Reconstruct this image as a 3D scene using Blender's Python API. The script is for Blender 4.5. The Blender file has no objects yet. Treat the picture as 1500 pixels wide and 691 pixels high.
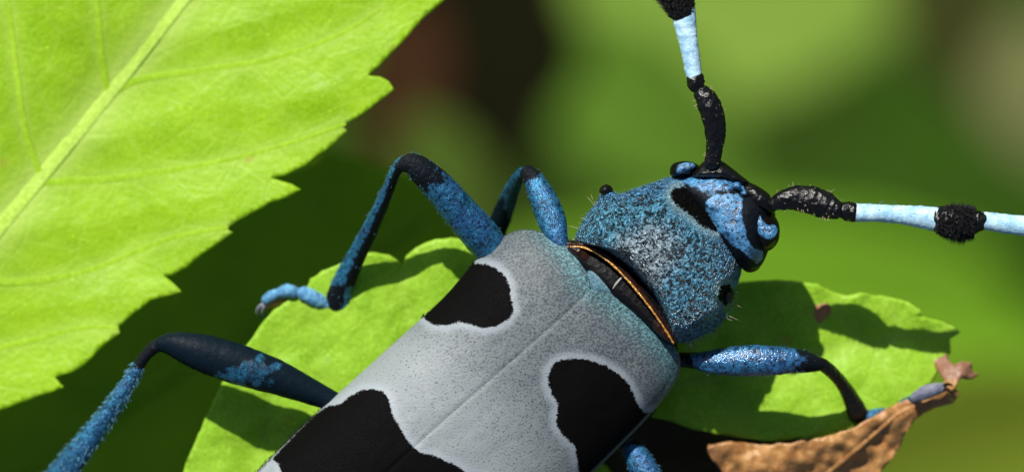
import bpy, math, random
import numpy as np
from mathutils import Vector
from mathutils.geometry import delaunay_2d_cdt

# ------------------------------------------------------------------ camera, light, exposure  (1 unit = 1 mm)
scn = bpy.context.scene
scn.unit_settings.scale_length = 0.001
rng = np.random.default_rng(7)
random.seed(7)
D = 200.0                      # camera height above the beetle's back
K = 43.0                       # photograph pixels per mm at the beetle's back
cd = bpy.data.cameras.new('camera'); cam = bpy.data.objects.new('camera', cd)
scn.collection.objects.link(cam); scn.camera = cam
cam.location = (0, 0, D); cam.rotation_euler = (0, 0, 0)
cd.sensor_width = 36; cd.lens = 36 * D / (1500 / K)
cd.clip_start = 1; cd.clip_end = 20000
cd.dof.use_dof = True; cd.dof.focus_distance = D + 0.4
cd.dof.aperture_fstop = 0.034; cd.dof.aperture_blades = 0

travel = Vector((0.40, -0.90, -1.0)).normalized()
sd = bpy.data.lights.new('sun', 'SUN'); sun = bpy.data.objects.new('sun', sd)
scn.collection.objects.link(sun)
sd.energy = 5.0; sd.angle = math.radians(0.55); sd.color = (1.0, 0.955, 0.88)
sun.rotation_euler = travel.to_track_quat('-Z', 'Y').to_euler()
w = bpy.data.worlds.new('World'); scn.world = w; w.use_nodes = True
nt = w.node_tree; bg = nt.nodes['Background']
sky = nt.nodes.new('ShaderNodeTexSky'); sky.sky_type = 'NISHITA'; sky.sun_disc = False
sky.sun_elevation = math.asin(-travel.z); sky.sun_rotation = math.atan2(-travel.x, -travel.y)
nt.links.new(sky.outputs[0], bg.inputs[0]); bg.inputs[1].default_value = 0.05
scn.view_settings.view_transform = 'Standard'; scn.view_settings.look = 'None'
scn.view_settings.exposure = 0.45; scn.view_settings.gamma = 1.0
scn.cycles.use_denoising = True
scn.cycles.max_bounces = 6

# ------------------------------------------------------------------ helpers
def W(px, py, z):
    """pixel of the photograph at height z -> place in mm"""
    f = (D - z) / D
    return np.stack([(np.asarray(px, float) - 750) / K * f, -(np.asarray(py, float) - 345.5) / K * f,
                     np.asarray(z, float) + 0 * np.asarray(px, float)], -1)

def tag(o, label=None, cat=None, group=None, kind=None):
    if label: o['label'] = label
    if cat: o['category'] = cat
    if group: o['group'] = group
    if kind: o['kind'] = kind
    return o

def empty(name, loc, parent=None):
    o = bpy.data.objects.new(name, None); scn.collection.objects.link(o)
    o.empty_display_size = 1
    if parent is not None:
        o.parent = parent; loc = Vector(loc) - world_loc(parent)
    o.location = loc
    return o

def world_loc(o):
    v = Vector(o.location)
    while o.parent: o = o.parent; v = v + Vector(o.location)
    return v

def mesh(name, verts, faces, mat, parent=None, attrs=None, smooth=True):
    verts = np.asarray(verts, float)
    org = Vector((0, 0, 0))
    c = Vector(verts.mean(0)) if parent is not None else Vector((0, 0, 0))
    me = bpy.data.meshes.new(name)
    me.from_pydata((verts - np.array(c)).tolist(), [], faces if isinstance(faces, list) else faces.tolist())
    if smooth: me.shade_smooth()
    for k, a in (attrs or {}).items():
        at = me.attributes.new(k, 'FLOAT', 'POINT'); at.data.foreach_set('value', np.asarray(a, np.float32))
    me.materials.append(mat)
    o = bpy.data.objects.new(name, me); scn.collection.objects.link(o)
    if parent is not None:
        o.parent = parent; o.location = c - world_loc(parent)
    return o

def crom(P, n):
    """Catmull-Rom through the rows of P, n samples per span"""
    P = np.asarray(P, float)
    Q = np.vstack([2 * P[0] - P[1], P, 2 * P[-1] - P[-2]])
    out = []
    t = np.linspace(0, 1, n, endpoint=False)[:, None]
    for i in range(1, len(Q) - 2):
        a, b, c, d = Q[i-1], Q[i], Q[i+1], Q[i+2]
        out.append(0.5 * (2*b + (c-a)*t + (2*a-5*b+4*c-d)*t**2 + (3*b-a-3*c+d)*t**3))
    out.append(P[-1][None])
    return np.vstack(out)

def crom_closed(P, n):
    P = np.asarray(P, float); m = len(P); out = []
    t = np.linspace(0, 1, n, endpoint=False)[:, None]
    for i in range(m):
        a, b, c, d = P[i-1], P[i], P[(i+1) % m], P[(i+2) % m]
        out.append(0.5 * (2*b + (c-a)*t + (2*a-5*b+4*c-d)*t**2 + (3*b-a-3*c+d)*t**3))
    return np.vstack(out)

def grid_faces(r, c, closed=False, flip=False):
    i, j = np.meshgrid(np.arange(r - 1), np.arange(c if closed else c - 1), indexing='ij')
    j2 = (j + 1) % c
    f = np.stack([i*c + j, i*c + j2, (i+1)*c + j2, (i+1)*c + j], -1).reshape(-1, 4)
    return f[:, ::-1] if flip else f

def sdf(poly, x, y):
    """signed distance in pixels to a closed outline, positive inside"""
    P = np.asarray(poly, float); Q = np.roll(P, -1, 0)
    x = np.asarray(x, float).ravel(); y = np.asarray(y, float).ravel()
    d = np.full(x.shape, 1e9); ins = np.zeros(x.shape, bool)
    for a, b in zip(P, Q):
        e = b - a; L = (e @ e) + 1e-9
        t = np.clip(((x-a[0])*e[0] + (y-a[1])*e[1]) / L, 0, 1)
        d = np.minimum(d, np.hypot(x - a[0] - t*e[0], y - a[1] - t*e[1]))
        c = ((a[1] > y) != (b[1] > y)) & (x < (b[0]-a[0])*(y-a[1])/((b[1]-a[1]) + 1e-12) + a[0])
        ins ^= c
    return np.where(ins, d, -d)

def linedist(path, x, y):
    P = np.asarray(path, float); d = np.full(np.shape(x), 1e9)
    for a, b in zip(P[:-1], P[1:]):
        e = b - a; t = np.clip(((x-a[0])*e[0] + (y-a[1])*e[1]) / (e @ e + 1e-9), 0, 1)
        d = np.minimum(d, np.hypot(x - a[0] - t*e[0], y - a[1] - t*e[1]))
    return d

def vnoise(x, y, s, seed=0):
    """smooth value noise, period-free, about -1..1"""
    r = np.random.default_rng(seed); T = r.uniform(-1, 1, (64, 64))
    x = np.asarray(x) / s; y = np.asarray(y) / s
    xi = np.floor(x).astype(int); yi = np.floor(y).astype(int); fx = x - xi; fy = y - yi
    fx = fx*fx*(3-2*fx); fy = fy*fy*(3-2*fy)
    g = lambda a, b: T[a % 64, b % 64]
    return (g(xi, yi)*(1-fx) + g(xi+1, yi)*fx)*(1-fy) + (g(xi, yi+1)*(1-fx) + g(xi+1, yi+1)*fx)*fy

# ---- tapered limb: rows (px, py, z, half width px, half depth px)
def tube(name, rows, mat, parent, n=10, seg=28, attr=None, rough=0.0, seed=1, cap=True, label=None, endk=0.7):
    R = crom(rows, n)
    px, py, z, ra, rb = R.T
    if cap:
        m = 6
        th = np.linspace(0.08, 1, m) * math.pi / 2
        C = W(px, py, z)
        def capend(i, k, q=0.7):
            d = np.array([px[i]-px[k], py[i]-py[k], (z[i]-z[k])]); L = np.hypot(d[0], d[1]) + 1e-6
            u = d / L; out = []
            for a in th:
                out.append([px[i] + u[0]*ra[i]*q*math.cos(a), py[i] + u[1]*ra[i]*q*math.cos(a),
                            z[i] + np.clip(u[2], -.05, .05)*ra[i]*q*math.cos(a), ra[i]*math.sin(a), rb[i]*math.sin(a)])
            return np.array(out)
        A = capend(0, 1)[:-1]; B = capend(-1, -2, endk)[:-1][::-1]
        R = np.vstack([A, R, B]); px, py, z, ra, rb = R.T
    C = W(px, py, z)
    T = np.gradient(C, axis=0); T /= np.linalg.norm(T, axis=1)[:, None] + 1e-9
    up0 = np.array([0, 0, 1.0]); S = np.cross(T, up0)
    S /= np.linalg.norm(S, axis=1)[:, None] + 1e-9
    U = np.cross(S, T)
    ang = np.linspace(0, 2*math.pi, seg, endpoint=False)
    rad = 1 + rough * vnoise(np.arange(len(R))[:, None]*1.0 + 0*ang[None], ang[None]*3 + 0*px[:, None], 1.6, seed)
    V = C[:, None] + (S[:, None]*(np.cos(ang)[None, :, None]*ra[:, None, None]) + U[:, None]*(np.sin(ang)[None, :, None]*rb[:, None, None])) / K * rad[..., None]
    F = grid_faces(len(R), seg, closed=True)
    F = F.tolist() + [list(range(seg))[::-1], list(range((len(R)-1)*seg, len(R)*seg))]
    u = np.repeat(np.linspace(0, 1, len(R)), seg)
    side = np.tile(np.cos(ang), len(R)); upv = np.tile(np.sin(ang), len(R))
    VX = V.reshape(-1, 3); f = (D - VX[:, 2]) / D
    X = VX[:, 0]/f*K + 750; Y = -VX[:, 1]/f*K + 345.5
    at = {'u': u, 'mask': attr(X, Y, u, side, upv) if attr else np.ones(len(u))}
    o = mesh(name, VX, F, mat, parent, at)
    if label: o['label'] = label
    return o

# ---- domed body from an outline seen from above
def pillow(name, outline, ctr, z0, Ht, Hb, mat, parent, n=8, rings=60, p=2.3, q=2.0, zt=None, attrs=None, label=None, bumpf=None, under=0.97):
    O = crom_closed(outline, n); m = len(O); c = np.array(ctr, float)
    s = np.sin(np.linspace(0, 1, rings) * math.pi/2)
    s[0] = 0.002
    xy = c + s[:, None, None] * (O[None] - c)
    X, Y = xy[..., 0], xy[..., 1]; SS = np.broadcast_to(s[:, None], X.shape)
    tilt = zt(X, Y) if zt else 0
    Zt = z0 + tilt + Ht * (1 - SS**p)**(1/q)
    if bumpf is not None: Zt = Zt + bumpf(X, Y, SS)
    Vt = W(X, Y, Zt).reshape(-1, 3)
    s2 = s[::-1][1:]
    k = s2 * under
    xy2 = c + k[:, None, None] * (O[None] - c)
    S2 = np.broadcast_to(s2[:, None], xy2[..., 0].shape)
    Zb = z0 + (zt(xy2[..., 0], xy2[..., 1]) if zt else 0) - Hb * (1 - S2**2)**0.5
    Vb = W(xy2[..., 0], xy2[..., 1], Zb).reshape(-1, 3)
    V = np.vstack([Vt, Vb]); F = grid_faces(2*rings - 1, m, closed=True)
    F = F.tolist() + [list(range(m))[::-1], list(range((2*rings-2)*m, (2*rings-1)*m))]
    AX = np.concatenate([X.ravel(), xy2[..., 0].ravel()]); AY = np.concatenate([Y.ravel(), xy2[..., 1].ravel()])
    at = {kk: fn(AX, AY) for kk, fn in (attrs or {}).items()}
    o = mesh(name, V, F, mat, parent, at)
    if label: o['label'] = label
    return o

# ---- flat blade (leaf) filled from its outline
def blade(name, outline, step, zf, mat, parent, thick, attrs=None):
    O = np.asarray(outline, float)
    x0, y0 = O.min(0); x1, y1 = O.max(0)
    gx, gy = np.meshgrid(np.arange(x0 + step/2, x1, step), np.arange(y0 + step/2, y1, step*0.866))
    gx = gx + (np.arange(gx.shape[0])[:, None] % 2) * step/2
    gx = gx.ravel() + rng.uniform(-.12, .12, gx.size)*step; gy = gy.ravel() + rng.uniform(-.12, .12, gy.size)*step
    keep = sdf(O, gx, gy) > step*0.45
    pts = np.vstack([O, np.stack([gx[keep], gy[keep]], -1)])
    n = len(O)
    r = delaunay_2d_cdt([Vector(p) for p in pts.tolist()], [], [list(range(n))], 1, 1e-5)
    P = np.array([tuple(v) for v in r[0]]); F = [list(f)[::-1] for f in r[2]]
    X, Y = P[:, 0], P[:, 1]
    # orientation up
    a, b, c = P[F[0][0]], P[F[0][1]], P[F[0][2]]
    if (b[0]-a[0])*-(c[1]-a[1]) - -(b[1]-a[1])*(c[0]-a[0]) < 0: F = [f[::-1] for f in F]
    V = W(X, Y, zf(X, Y))
    at = {k: fn(X, Y) for k, fn in (attrs or {}).items()}
    o = mesh(name, V, F, mat, parent, at)
    md = o.modifiers.new('thickness', 'SOLIDIFY'); md.thickness = thick; md.offset = -1
    return o

def hairs(name, base, tip, rad, mat, parent, label=None):
    """thin three-sided bristles from base to tip (mm)"""
    base = np.asarray(base, float); tip = np.asarray(tip, float); n = len(base)
    d = tip - base; d /= np.linalg.norm(d, axis=1)[:, None] + 1e-9
    a = np.cross(d, [0.3, 0.2, 1.0]); a /= np.linalg.norm(a, axis=1)[:, None] + 1e-9; b = np.cross(d, a)
    rad = np.broadcast_to(np.asarray(rad, float), (n,))[:, None]
    droop = 0
    mid = base*0.45 + tip*0.55
    V = np.empty((n, 7, 3))
    for k in range(3):
        t = k*2*math.pi/3
        off = (a*math.cos(t) + b*math.sin(t))*rad
        V[:, k] = base + off; V[:, 3+k] = mid + off*0.8
    V[:, 6] = tip
    f = []
    T = np.array([[0,1,4],[0,4,3],[1,2,5],[1,5,4],[2,0,3],[2,3,5],[3,4,6],[4,5,6],[5,3,6]])
    F = (T[None] + (np.arange(n)*7)[:, None, None]).reshape(-1, 3)
    o = mesh(name, V.reshape(-1, 3), F, mat, parent)
    o['kind'] = 'stuff'
    if label: o['label'] = label
    return o

def fur_on(o, parent, n, L, rad, mat, seed, lay=None, up=0.35, filt=None, jit=0.25, minz=-0.1):
    """n short hairs spread evenly over a mesh; lay = direction they are combed in (mm space)"""
    R = np.random.default_rng(seed); me = o.data; m = len(me.polygons)
    ar = np.empty(m); me.polygons.foreach_get('area', ar)
    ce = np.empty(m*3); me.polygons.foreach_get('center', ce); ce = ce.reshape(-1, 3)
    no = np.empty(m*3); me.polygons.foreach_get('normal', no); no = no.reshape(-1, 3)
    wl = np.array(world_loc(o)); P = ce + wl
    f = (D - P[:, 2])/D; X = P[:, 0]/f*K + 750; Y = -P[:, 1]/f*K + 345.5
    ok = (no[:, 2] > minz) & (X > -60) & (X < 1560) & (Y < 760) & (Y > -60)
    if filt is not None: ok &= filt(X, Y)
    wgt = ar*ok
    if wgt.sum() <= 0: return None
    i = R.choice(m, n, p=wgt/wgt.sum())
    b = P[i] + R.normal(0, 1, (n, 3))*np.sqrt(ar[i])[:, None]*0.35; nn = no[i]
    b = b - nn*0.01
    if lay is None: d = R.normal(0, 1, (n, 3))
    else: d = np.tile(np.array(lay, float), (n, 1)) + R.normal(0, jit, (n, 3))
    d = d - (d*nn).sum(1)[:, None]*nn; d /= np.linalg.norm(d, axis=1)[:, None] + 1e-9
    t = b + (d + nn*up)*(L*R.uniform(.5, 1.2, n)/K)[:, None]
    return hairs('fine_hairs', b, t, rad/K, mat, parent)

# ------------------------------------------------------------------ materials
class N:
    def __init__(s, name):
        s.m = bpy.data.materials.new(name); s.m.use_nodes = True; s.t = s.m.node_tree
        s.p = s.t.nodes['Principled BSDF']; s.out = s.t.nodes['Material Output']
        s.tc = s.n('ShaderNodeTexCoord')
    def n(s, ty, **kw):
        x = s.t.nodes.new(ty)
        for k, v in kw.items(): setattr(x, k, v)
        return x
    def l(s, a, b): s.t.links.new(a, b)
    def noise(s, scale, detail=3, rough=0.55, dist=0.0, out='Fac', vec=None):
        x = s.n('ShaderNodeTexNoise'); x.inputs['Scale'].default_value = scale; x.inputs['Detail'].default_value = detail
        x.inputs['Roughness'].default_value = rough; x.inputs['Distortion'].default_value = dist
        s.l(vec or s.tc.outputs['Object'], x.inputs['Vector']); return x.outputs[out]
    def voro(s, scale, feature='F1', out='Distance', rnd=1.0, vec=None):
        x = s.n('ShaderNodeTexVoronoi'); x.feature = feature; x.inputs['Scale'].default_value = scale
        x.inputs['Randomness'].default_value = rnd
        s.l(vec or s.tc.outputs['Object'], x.inputs['Vector']); return x.outputs[out]
    def attr(s, name):
        x = s.n('ShaderNodeAttribute'); x.attribute_name = name; return x.outputs['Fac']
    def math(s, op, a, b=None, c=None, clamp=False):
        x = s.n('ShaderNodeMath', operation=op, use_clamp=clamp)
        for i, v in enumerate((a, b, c)):
            if v is None: continue
            if isinstance(v, (int, float)): x.inputs[i].default_value = v
            else: s.l(v, x.inputs[i])
        return x.outputs[0]
    def ramp(s, v, lo, hi, a=0.0, b=1.0, smooth=True):
        x = s.n('ShaderNodeMapRange'); x.interpolation_type = 'SMOOTHSTEP' if smooth else 'LINEAR'
        for i, q in enumerate((lo, hi, a, b)): x.inputs[i+1].default_value = q
        s.l(v, x.inputs[0]); return x.outputs[0]
    def mix(s, f, a, b, mode='MIX'):
        x = s.n('ShaderNodeMix', data_type='RGBA', blend_type=mode)
        if isinstance(f, (int, float)): x.inputs[0].default_value = f
        else: s.l(f, x.inputs[0])
        for i, v in ((6, a), (7, b)):
            if isinstance(v, tuple): x.inputs[i].default_value = (*v, 1) if len(v) == 3 else v
            else: s.l(v, x.inputs[i])
        return x.outputs[2]
    def bump(s, h, strength, dist):
        x = s.n('ShaderNodeBump'); x.inputs['Strength'].default_value = strength; x.inputs['Distance'].default_value = dist
        s.l(h, x.inputs['Height']); s.l(x.outputs[0], s.p.inputs['Normal']); return x.outputs[0]
    def set(s, **kw):
        for k, v in kw.items():
            k = k.replace('_', ' ')
            if isinstance(v, (int, float)): s.p.inputs[k].default_value = v
            elif isinstance(v, tuple): s.p.inputs[k].default_value = (*v, 1)
            else: s.l(v, s.p.inputs[k])
        return s

def leaf_mat(name, base, lo, vein, rough=0.45, trans=0.28, tcol=None, gran=9.0, bumpd=0.05, spot=None, spec=0.22, nb=0.5):
    a = N(name)
    v = a.attr('vein')
    big = a.noise(0.45, 3, 0.6); fine = a.noise(gran, 4, 0.65); cells = a.voro(gran*0.55, 'SMOOTH_F1')
    c = a.mix(a.ramp(big, 0.3, 0.7), lo, base)
    c = a.mix(a.math('MULTIPLY', a.ramp(fine, 0.35, 0.72), nb), c, tuple(min(1, q*1.4 + min(.02, q*.3)) for q in base))
    net = a.math('MINIMUM', a.ramp(a.voro(0.62, 'DISTANCE_TO_EDGE'), 0.0, 0.07), a.ramp(a.voro(1.9, 'DISTANCE_TO_EDGE'), 0.0, 0.10, 0.45, 1.0))
    c = a.mix(a.math('MULTIPLY', a.math('SUBTRACT', 1.0, net), 0.13), c, vein)
    c = a.mix(v, c, vein)
    # pale freckles and small blemishes
    fr = a.voro(1.5, 'F1'); c = a.mix(a.ramp(fr, 0.10, 0.05, 0, 0.45), c, tuple(min(1, q*1.6 + min(.06, q*.3)) for q in base))
    bl = a.voro(0.27, 'F1'); bn = a.math('ADD', bl, a.math('MULTIPLY', fine, 0.08))
    c = a.mix(a.ramp(bn, 0.12, 0.075, 0, 0.5), c, spot or (0.35, 0.28, 0.05))
    h = a.math('ADD', a.math('MULTIPLY', cells, 0.9), a.math('MULTIPLY', fine, 0.6))
    h = a.math('ADD', h, a.math('MULTIPLY', a.noise(2.2, 3), 1.2))
    h = a.math('ADD', h, a.math('MULTIPLY', net, 0.35))
    nrm = a.bump(h, 0.35, bumpd)
    a.set(Base_Color=c, Roughness=a.ramp(fine, 0.3, 0.8, rough - 0.08, rough + 0.15), Specular_IOR_Level=spec)
    tr = a.n('ShaderNodeBsdfTranslucent'); mx = a.n('ShaderNodeMixShader'); mx.inputs[0].default_value = trans
    tc = a.mix(1.0, c, tcol or (1.6, 1.7, 0.5), 'MULTIPLY'); a.l(tc, tr.inputs[0]); a.l(nrm, tr.inputs[1])
    a.l(a.p.outputs[0], mx.inputs[1]); a.l(tr.outputs[0], mx.inputs[2]); a.l(mx.outputs[0], a.out.inputs[0])
    return a.m

M = {}
M['leaf_bright'] = leaf_mat('bright_leaf', (0.28, 0.475, 0.012), (0.215, 0.405, 0.006), (0.44, 0.60, 0.12), nb=0.35)
M['leaf_under'] = leaf_mat('lower_leaf', (0.28, 0.49, 0.030), (0.21, 0.41, 0.018), (0.38, 0.56, 0.08), gran=8, bumpd=0.06)
M['vein'] = leaf_mat('leaf_vein', (0.46, 0.63, 0.11), (0.40, 0.58, 0.07), (0.5, 0.7, 0.15), gran=6, bumpd=0.03)
M['vein_side'] = leaf_mat('leaf_side_vein', (0.32, 0.515, 0.025), (0.27, 0.47, 0.015), (0.44, 0.6, 0.1), gran=6, bumpd=0.03)
M['vein_low'] = leaf_mat('lower_leaf_vein', (0.30, 0.52, 0.04), (0.26, 0.48, 0.03), (0.4, 0.6, 0.1), gran=6, bumpd=0.03)
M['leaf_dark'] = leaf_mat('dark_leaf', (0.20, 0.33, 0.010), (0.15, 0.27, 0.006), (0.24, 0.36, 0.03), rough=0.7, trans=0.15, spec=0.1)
def bleaf(name, c, r=0.5):
    return leaf_mat(name, c, tuple(q*0.8 for q in c), tuple(q*1.3 for q in c), rough=0.9, trans=0.2, gran=2, bumpd=0.1, spec=0.02, spot=tuple(q*0.6 for q in c))

def dry_mat():
    a = N('dry_leaf')
    big = a.noise(0.9, 4, 0.6, 0.6); f = a.noise(7, 4, 0.65, 0.4)
    c = a.mix(a.ramp(big, 0.3, 0.7), (0.26, 0.10, 0.025), (0.38, 0.19, 0.058))
    c = a.mix(a.ramp(f, 0.42, 0.7, 0, 0.45), c, (0.50, 0.31, 0.12))
    pk = a.noise(0.5, 2, 0.5); c = a.mix(a.ramp(a.attr('vein'), 0.1, 0.9), c, (0.20, 0.095, 0.055))
    a.set(Base_Color=c, Roughness=a.ramp(f, 0.3, 0.7, 0.30, 0.6), Specular_IOR_Level=0.5)
    a.bump(a.math('ADD', a.math('MULTIPLY', big, 2.5), f), 0.35, 0.09)
    return a.m
M['dry'] = dry_mat()

def fur_mat(name, hi, lo, dark=(0.006, 0.008, 0.012), speck=9.0, cover=0.5, rough=0.42, tilt=None, bumpd=0.05, sheen=0.3, mixn=0.5, violet=None, spec=0.5, metal=0.0):
    """short coloured scales over black cuticle; 'mask' > 0 where the scales grow"""
    a = N(name)
    mask = a.attr('mask')
    n1 = a.noise(speck, 3, 0.7, 0.4); n2 = a.noise(speck*0.35, 3, 0.6); n3 = a.noise(speck*2.6, 2, 0.6); n4 = a.noise(speck*0.12, 2, 0.5)
    c = a.mix(a.ramp(n2, 0.35, 0.65), lo, hi)
    if violet: c = a.mix(a.ramp(n4, 0.45, 0.65, 0, 0.8), c, violet)
    c = a.mix(a.ramp(n3, 0.5, 0.75, 0, mixn), c, tuple(min(1, q*1.6+.03) for q in hi))
    gate = a.math('ADD', mask, a.math('MULTIPLY', a.math('SUBTRACT', n2, 0.5), 1.3))
    gate = a.ramp(gate, -0.12, 0.22)
    hole = a.ramp(n1, cover - 0.14, cover + 0.04)
    c = a.mix(a.math('MULTIPLY', gate, hole), dark, c)
    h = a.math('ADD', n1, a.math('MULTIPLY', n3, 0.5))
    a.bump(h, 0.7, bumpd)
    a.set(Base_Color=c, Roughness=a.ramp(n3, 0.3, 0.7, rough - 0.1, rough + 0.15), Metallic=a.math('MULTIPLY', gate, metal), Specular_IOR_Level=a.math('ADD', a.math('MULTIPLY', gate, spec-.06), .06), Sheen_Weight=a.math('MULTIPLY', gate, sheen))
    return a.m
M['leg'] = fur_mat('blue_leg', (0.028, 0.20, 0.38), (0.007, 0.070, 0.16), cover=0.48, speck=9, violet=(0.024, 0.10, 0.27), bumpd=.07, sheen=0, rough=.33, spec=.6, metal=.45)
M['leg_gloss'] = fur_mat('glossy_blue_leg', (0.030, 0.17, 0.36), (0.008, 0.06, 0.16), cover=0.49, speck=8, violet=(0.035, 0.12, 0.31), bumpd=.05, sheen=0, rough=.22, spec=1.0, metal=.3)
M['leg_dark'] = fur_mat('dark_leg', (0.012, 0.10, 0.19), (0.004, 0.03, 0.065), dark=(0.003, 0.008, 0.014), cover=0.46, speck=7, sheen=0, spec=.4, metal=.3, bumpd=.03)
M['leg_tarsus'] = fur_mat('pale_blue_tarsus', (0.11, 0.33, 0.52), (0.03, 0.16, 0.34), cover=0.40, speck=9, bumpd=.08, sheen=.1)
M['ant_blue'] = fur_mat('pale_blue_antenna', (0.40, 0.59, 0.72), (0.20, 0.40, 0.58), dark=(0.05, 0.13, 0.27), cover=0.36, speck=8, bumpd=0.04, sheen=.1)
M['ant_blue2'] = M['ant_blue']
M['head'] = fur_mat('blue_head', (0.07, 0.25, 0.48), (0.018, 0.11, 0.27), cover=0.49, speck=7, bumpd=.08, rough=.30, sheen=0, spec=.8)

def black_mat(name, col=(0.0025, 0.0025, 0.0032), rough=0.22, bumpd=0.07, sc=6, spec=0.35):
    a = N(name); n = a.noise(sc, 4, 0.65); v = a.voro(sc*0.8, 'F1')
    a.bump(a.math('ADD', n, v), 0.6, bumpd)
    a.set(Base_Color=a.mix(n, col, tuple(q*1.8 for q in col)), Roughness=a.ramp(n, 0.3, 0.7, rough-.08, rough+.14), Specular_IOR_Level=spec)
    return a.m
M['black'] = black_mat('black_cuticle')
M['black_soft'] = black_mat('black_velvet', (0.003, 0.003, 0.004), 0.5, 0.04, 7, 0.15)
M['eye'] = black_mat('dark_eye', (0.003, 0.002, 0.002), 0.25, 0.006, 14, .2)
M['brown'] = black_mat('brown_cuticle', (0.012, 0.004, 0.002), 0.25, 0.05)
M['gold'] = black_mat('amber_rim', (0.36, 0.17, 0.035), 0.12, 0.10, 8, .9)
M['hair_pale'] = black_mat('pale_hair', (0.3, 0.25, 0.17), 0.4, 0.0)
M['hair_grey'] = black_mat('grey_hair', (0.15, 0.17, 0.18), 0.45, 0.0)
M['hair_teal'] = black_mat('teal_hair', (0.10, 0.22, 0.27), 0.35, 0.0)
M['hair_black'] = black_mat('black_hair', (0.005, 0.005, 0.006), 0.4, 0.0)
M['hair_blue2'] = black_mat('pale_blue_hair', (0.14, 0.34, 0.48), 0.4, 0.0)
M['hair_blue'] = black_mat('blue_hair', (0.06, 0.17, 0.25), 0.5, 0.0)
M['pad'] = black_mat('tan_pad', (0.26, 0.13, 0.05), 0.6, 0.03)
M['white'] = black_mat('painted_highlight', (0.20, 0.20, 0.19), 0.3, 0.02)  # pale colour standing in for the white highlight on the neck

def elytra_mat():
    a = N('elytra')
    sd = a.attr('spot'); fr = a.attr('front'); edge = a.attr('margin')
    mp = a.n('ShaderNodeMapping'); mp.inputs['Rotation'].default_value = (0, 0, -math.radians(43.8)); mp.inputs['Scale'].default_value = (0.45, 1, 1)
    mp.vector_type = 'POINT'; a.l(a.tc.outputs['Object'], mp.inputs[0]); cv = mp.outputs[0]
    nf = a.noise(5.5, 4, 0.7); n8 = a.noise(19, 2, 0.6, vec=cv); nb = a.noise(0.5, 3, 0.6); nm = a.noise(26, 2, 0.6, vec=cv); n9 = a.noise(13, 2, 0.6)
    base = a.mix(a.ramp(nb, 0.35, 0.65), (0.090, 0.115, 0.127), (0.118, 0.142, 0.155))
    base = a.mix(a.ramp(nm, 0.3, 0.7, 0.0, 0.5), base, (0.085, 0.105, 0.115))
    # rear is paler; front has denser black punctures and a teal cast
    base = a.mix(a.ramp(fr, 0.55, 0.0, 0, 0.75), base, (0.235, 0.265, 0.280))
    teal = a.mix(a.ramp(n8, 0.35, 0.6), (0.035, 0.12, 0.15), (0.11, 0.27, 0.30))
    base = a.mix(a.ramp(a.attr('base'), 0.2, 0.95, 0, 0.95), base, teal)
    th = a.math('ADD', a.math('MULTIPLY', fr, 0.15), 0.345)
    hole = a.ramp(a.math('SUBTRACT', th, n9), -0.03, 0.035)
    n10 = a.ramp(a.math('SUBTRACT', a.math('ADD', a.math('MULTIPLY', fr, 0.10), 0.36), n8), -0.03, 0.04)
    base = a.mix(a.math('MULTIPLY', hole, 0.68), base, (0.018, 0.026, 0.034))
    base = a.mix(a.math('MULTIPLY', n10, 0.5), base, (0.025, 0.035, 0.045))
    e = a.math('ADD', sd, a.math('MULTIPLY', a.math('SUBTRACT', nf, 0.5), 9.0))
    e = a.math('ADD', e, a.math('MULTIPLY', a.math('SUBTRACT', nm, 0.5), 5.0))
    halo = a.ramp(sd, -16, -3)
    base = a.mix(a.math('MULTIPLY', halo, 0.6), base, (0.27, 0.31, 0.35))
    isb = a.ramp(e, -1.2, 1.2)
    c = a.mix(isb, base, (0.002, 0.0018, 0.002))
    c = a.mix(a.ramp(edge, 0.972, 0.99, 0, 0.7), c, (0.15, 0.16, 0.14))
    h = a.math('ADD', a.math('MULTIPLY', n9, 1.0), a.math('MULTIPLY', n8, 0.7))
    h = a.math('ADD', h, a.math('MULTIPLY', isb, -0.35))
    b = a.bump(h, 0.35, 0.035)
    a.set(Base_Color=c, Roughness=a.math('ADD', a.ramp(nm, 0.3, 0.7, 0.52, 0.70), a.math('MULTIPLY', isb, 0.15)),
          Specular_IOR_Level=a.math('SUBTRACT', 0.4, a.math('MULTIPLY', isb, 0.35)),
          Sheen_Weight=a.math('MULTIPLY', a.math('SUBTRACT', 1.0, isb), 0.05))
    return a.m
M['elytra'] = elytra_mat()

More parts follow.
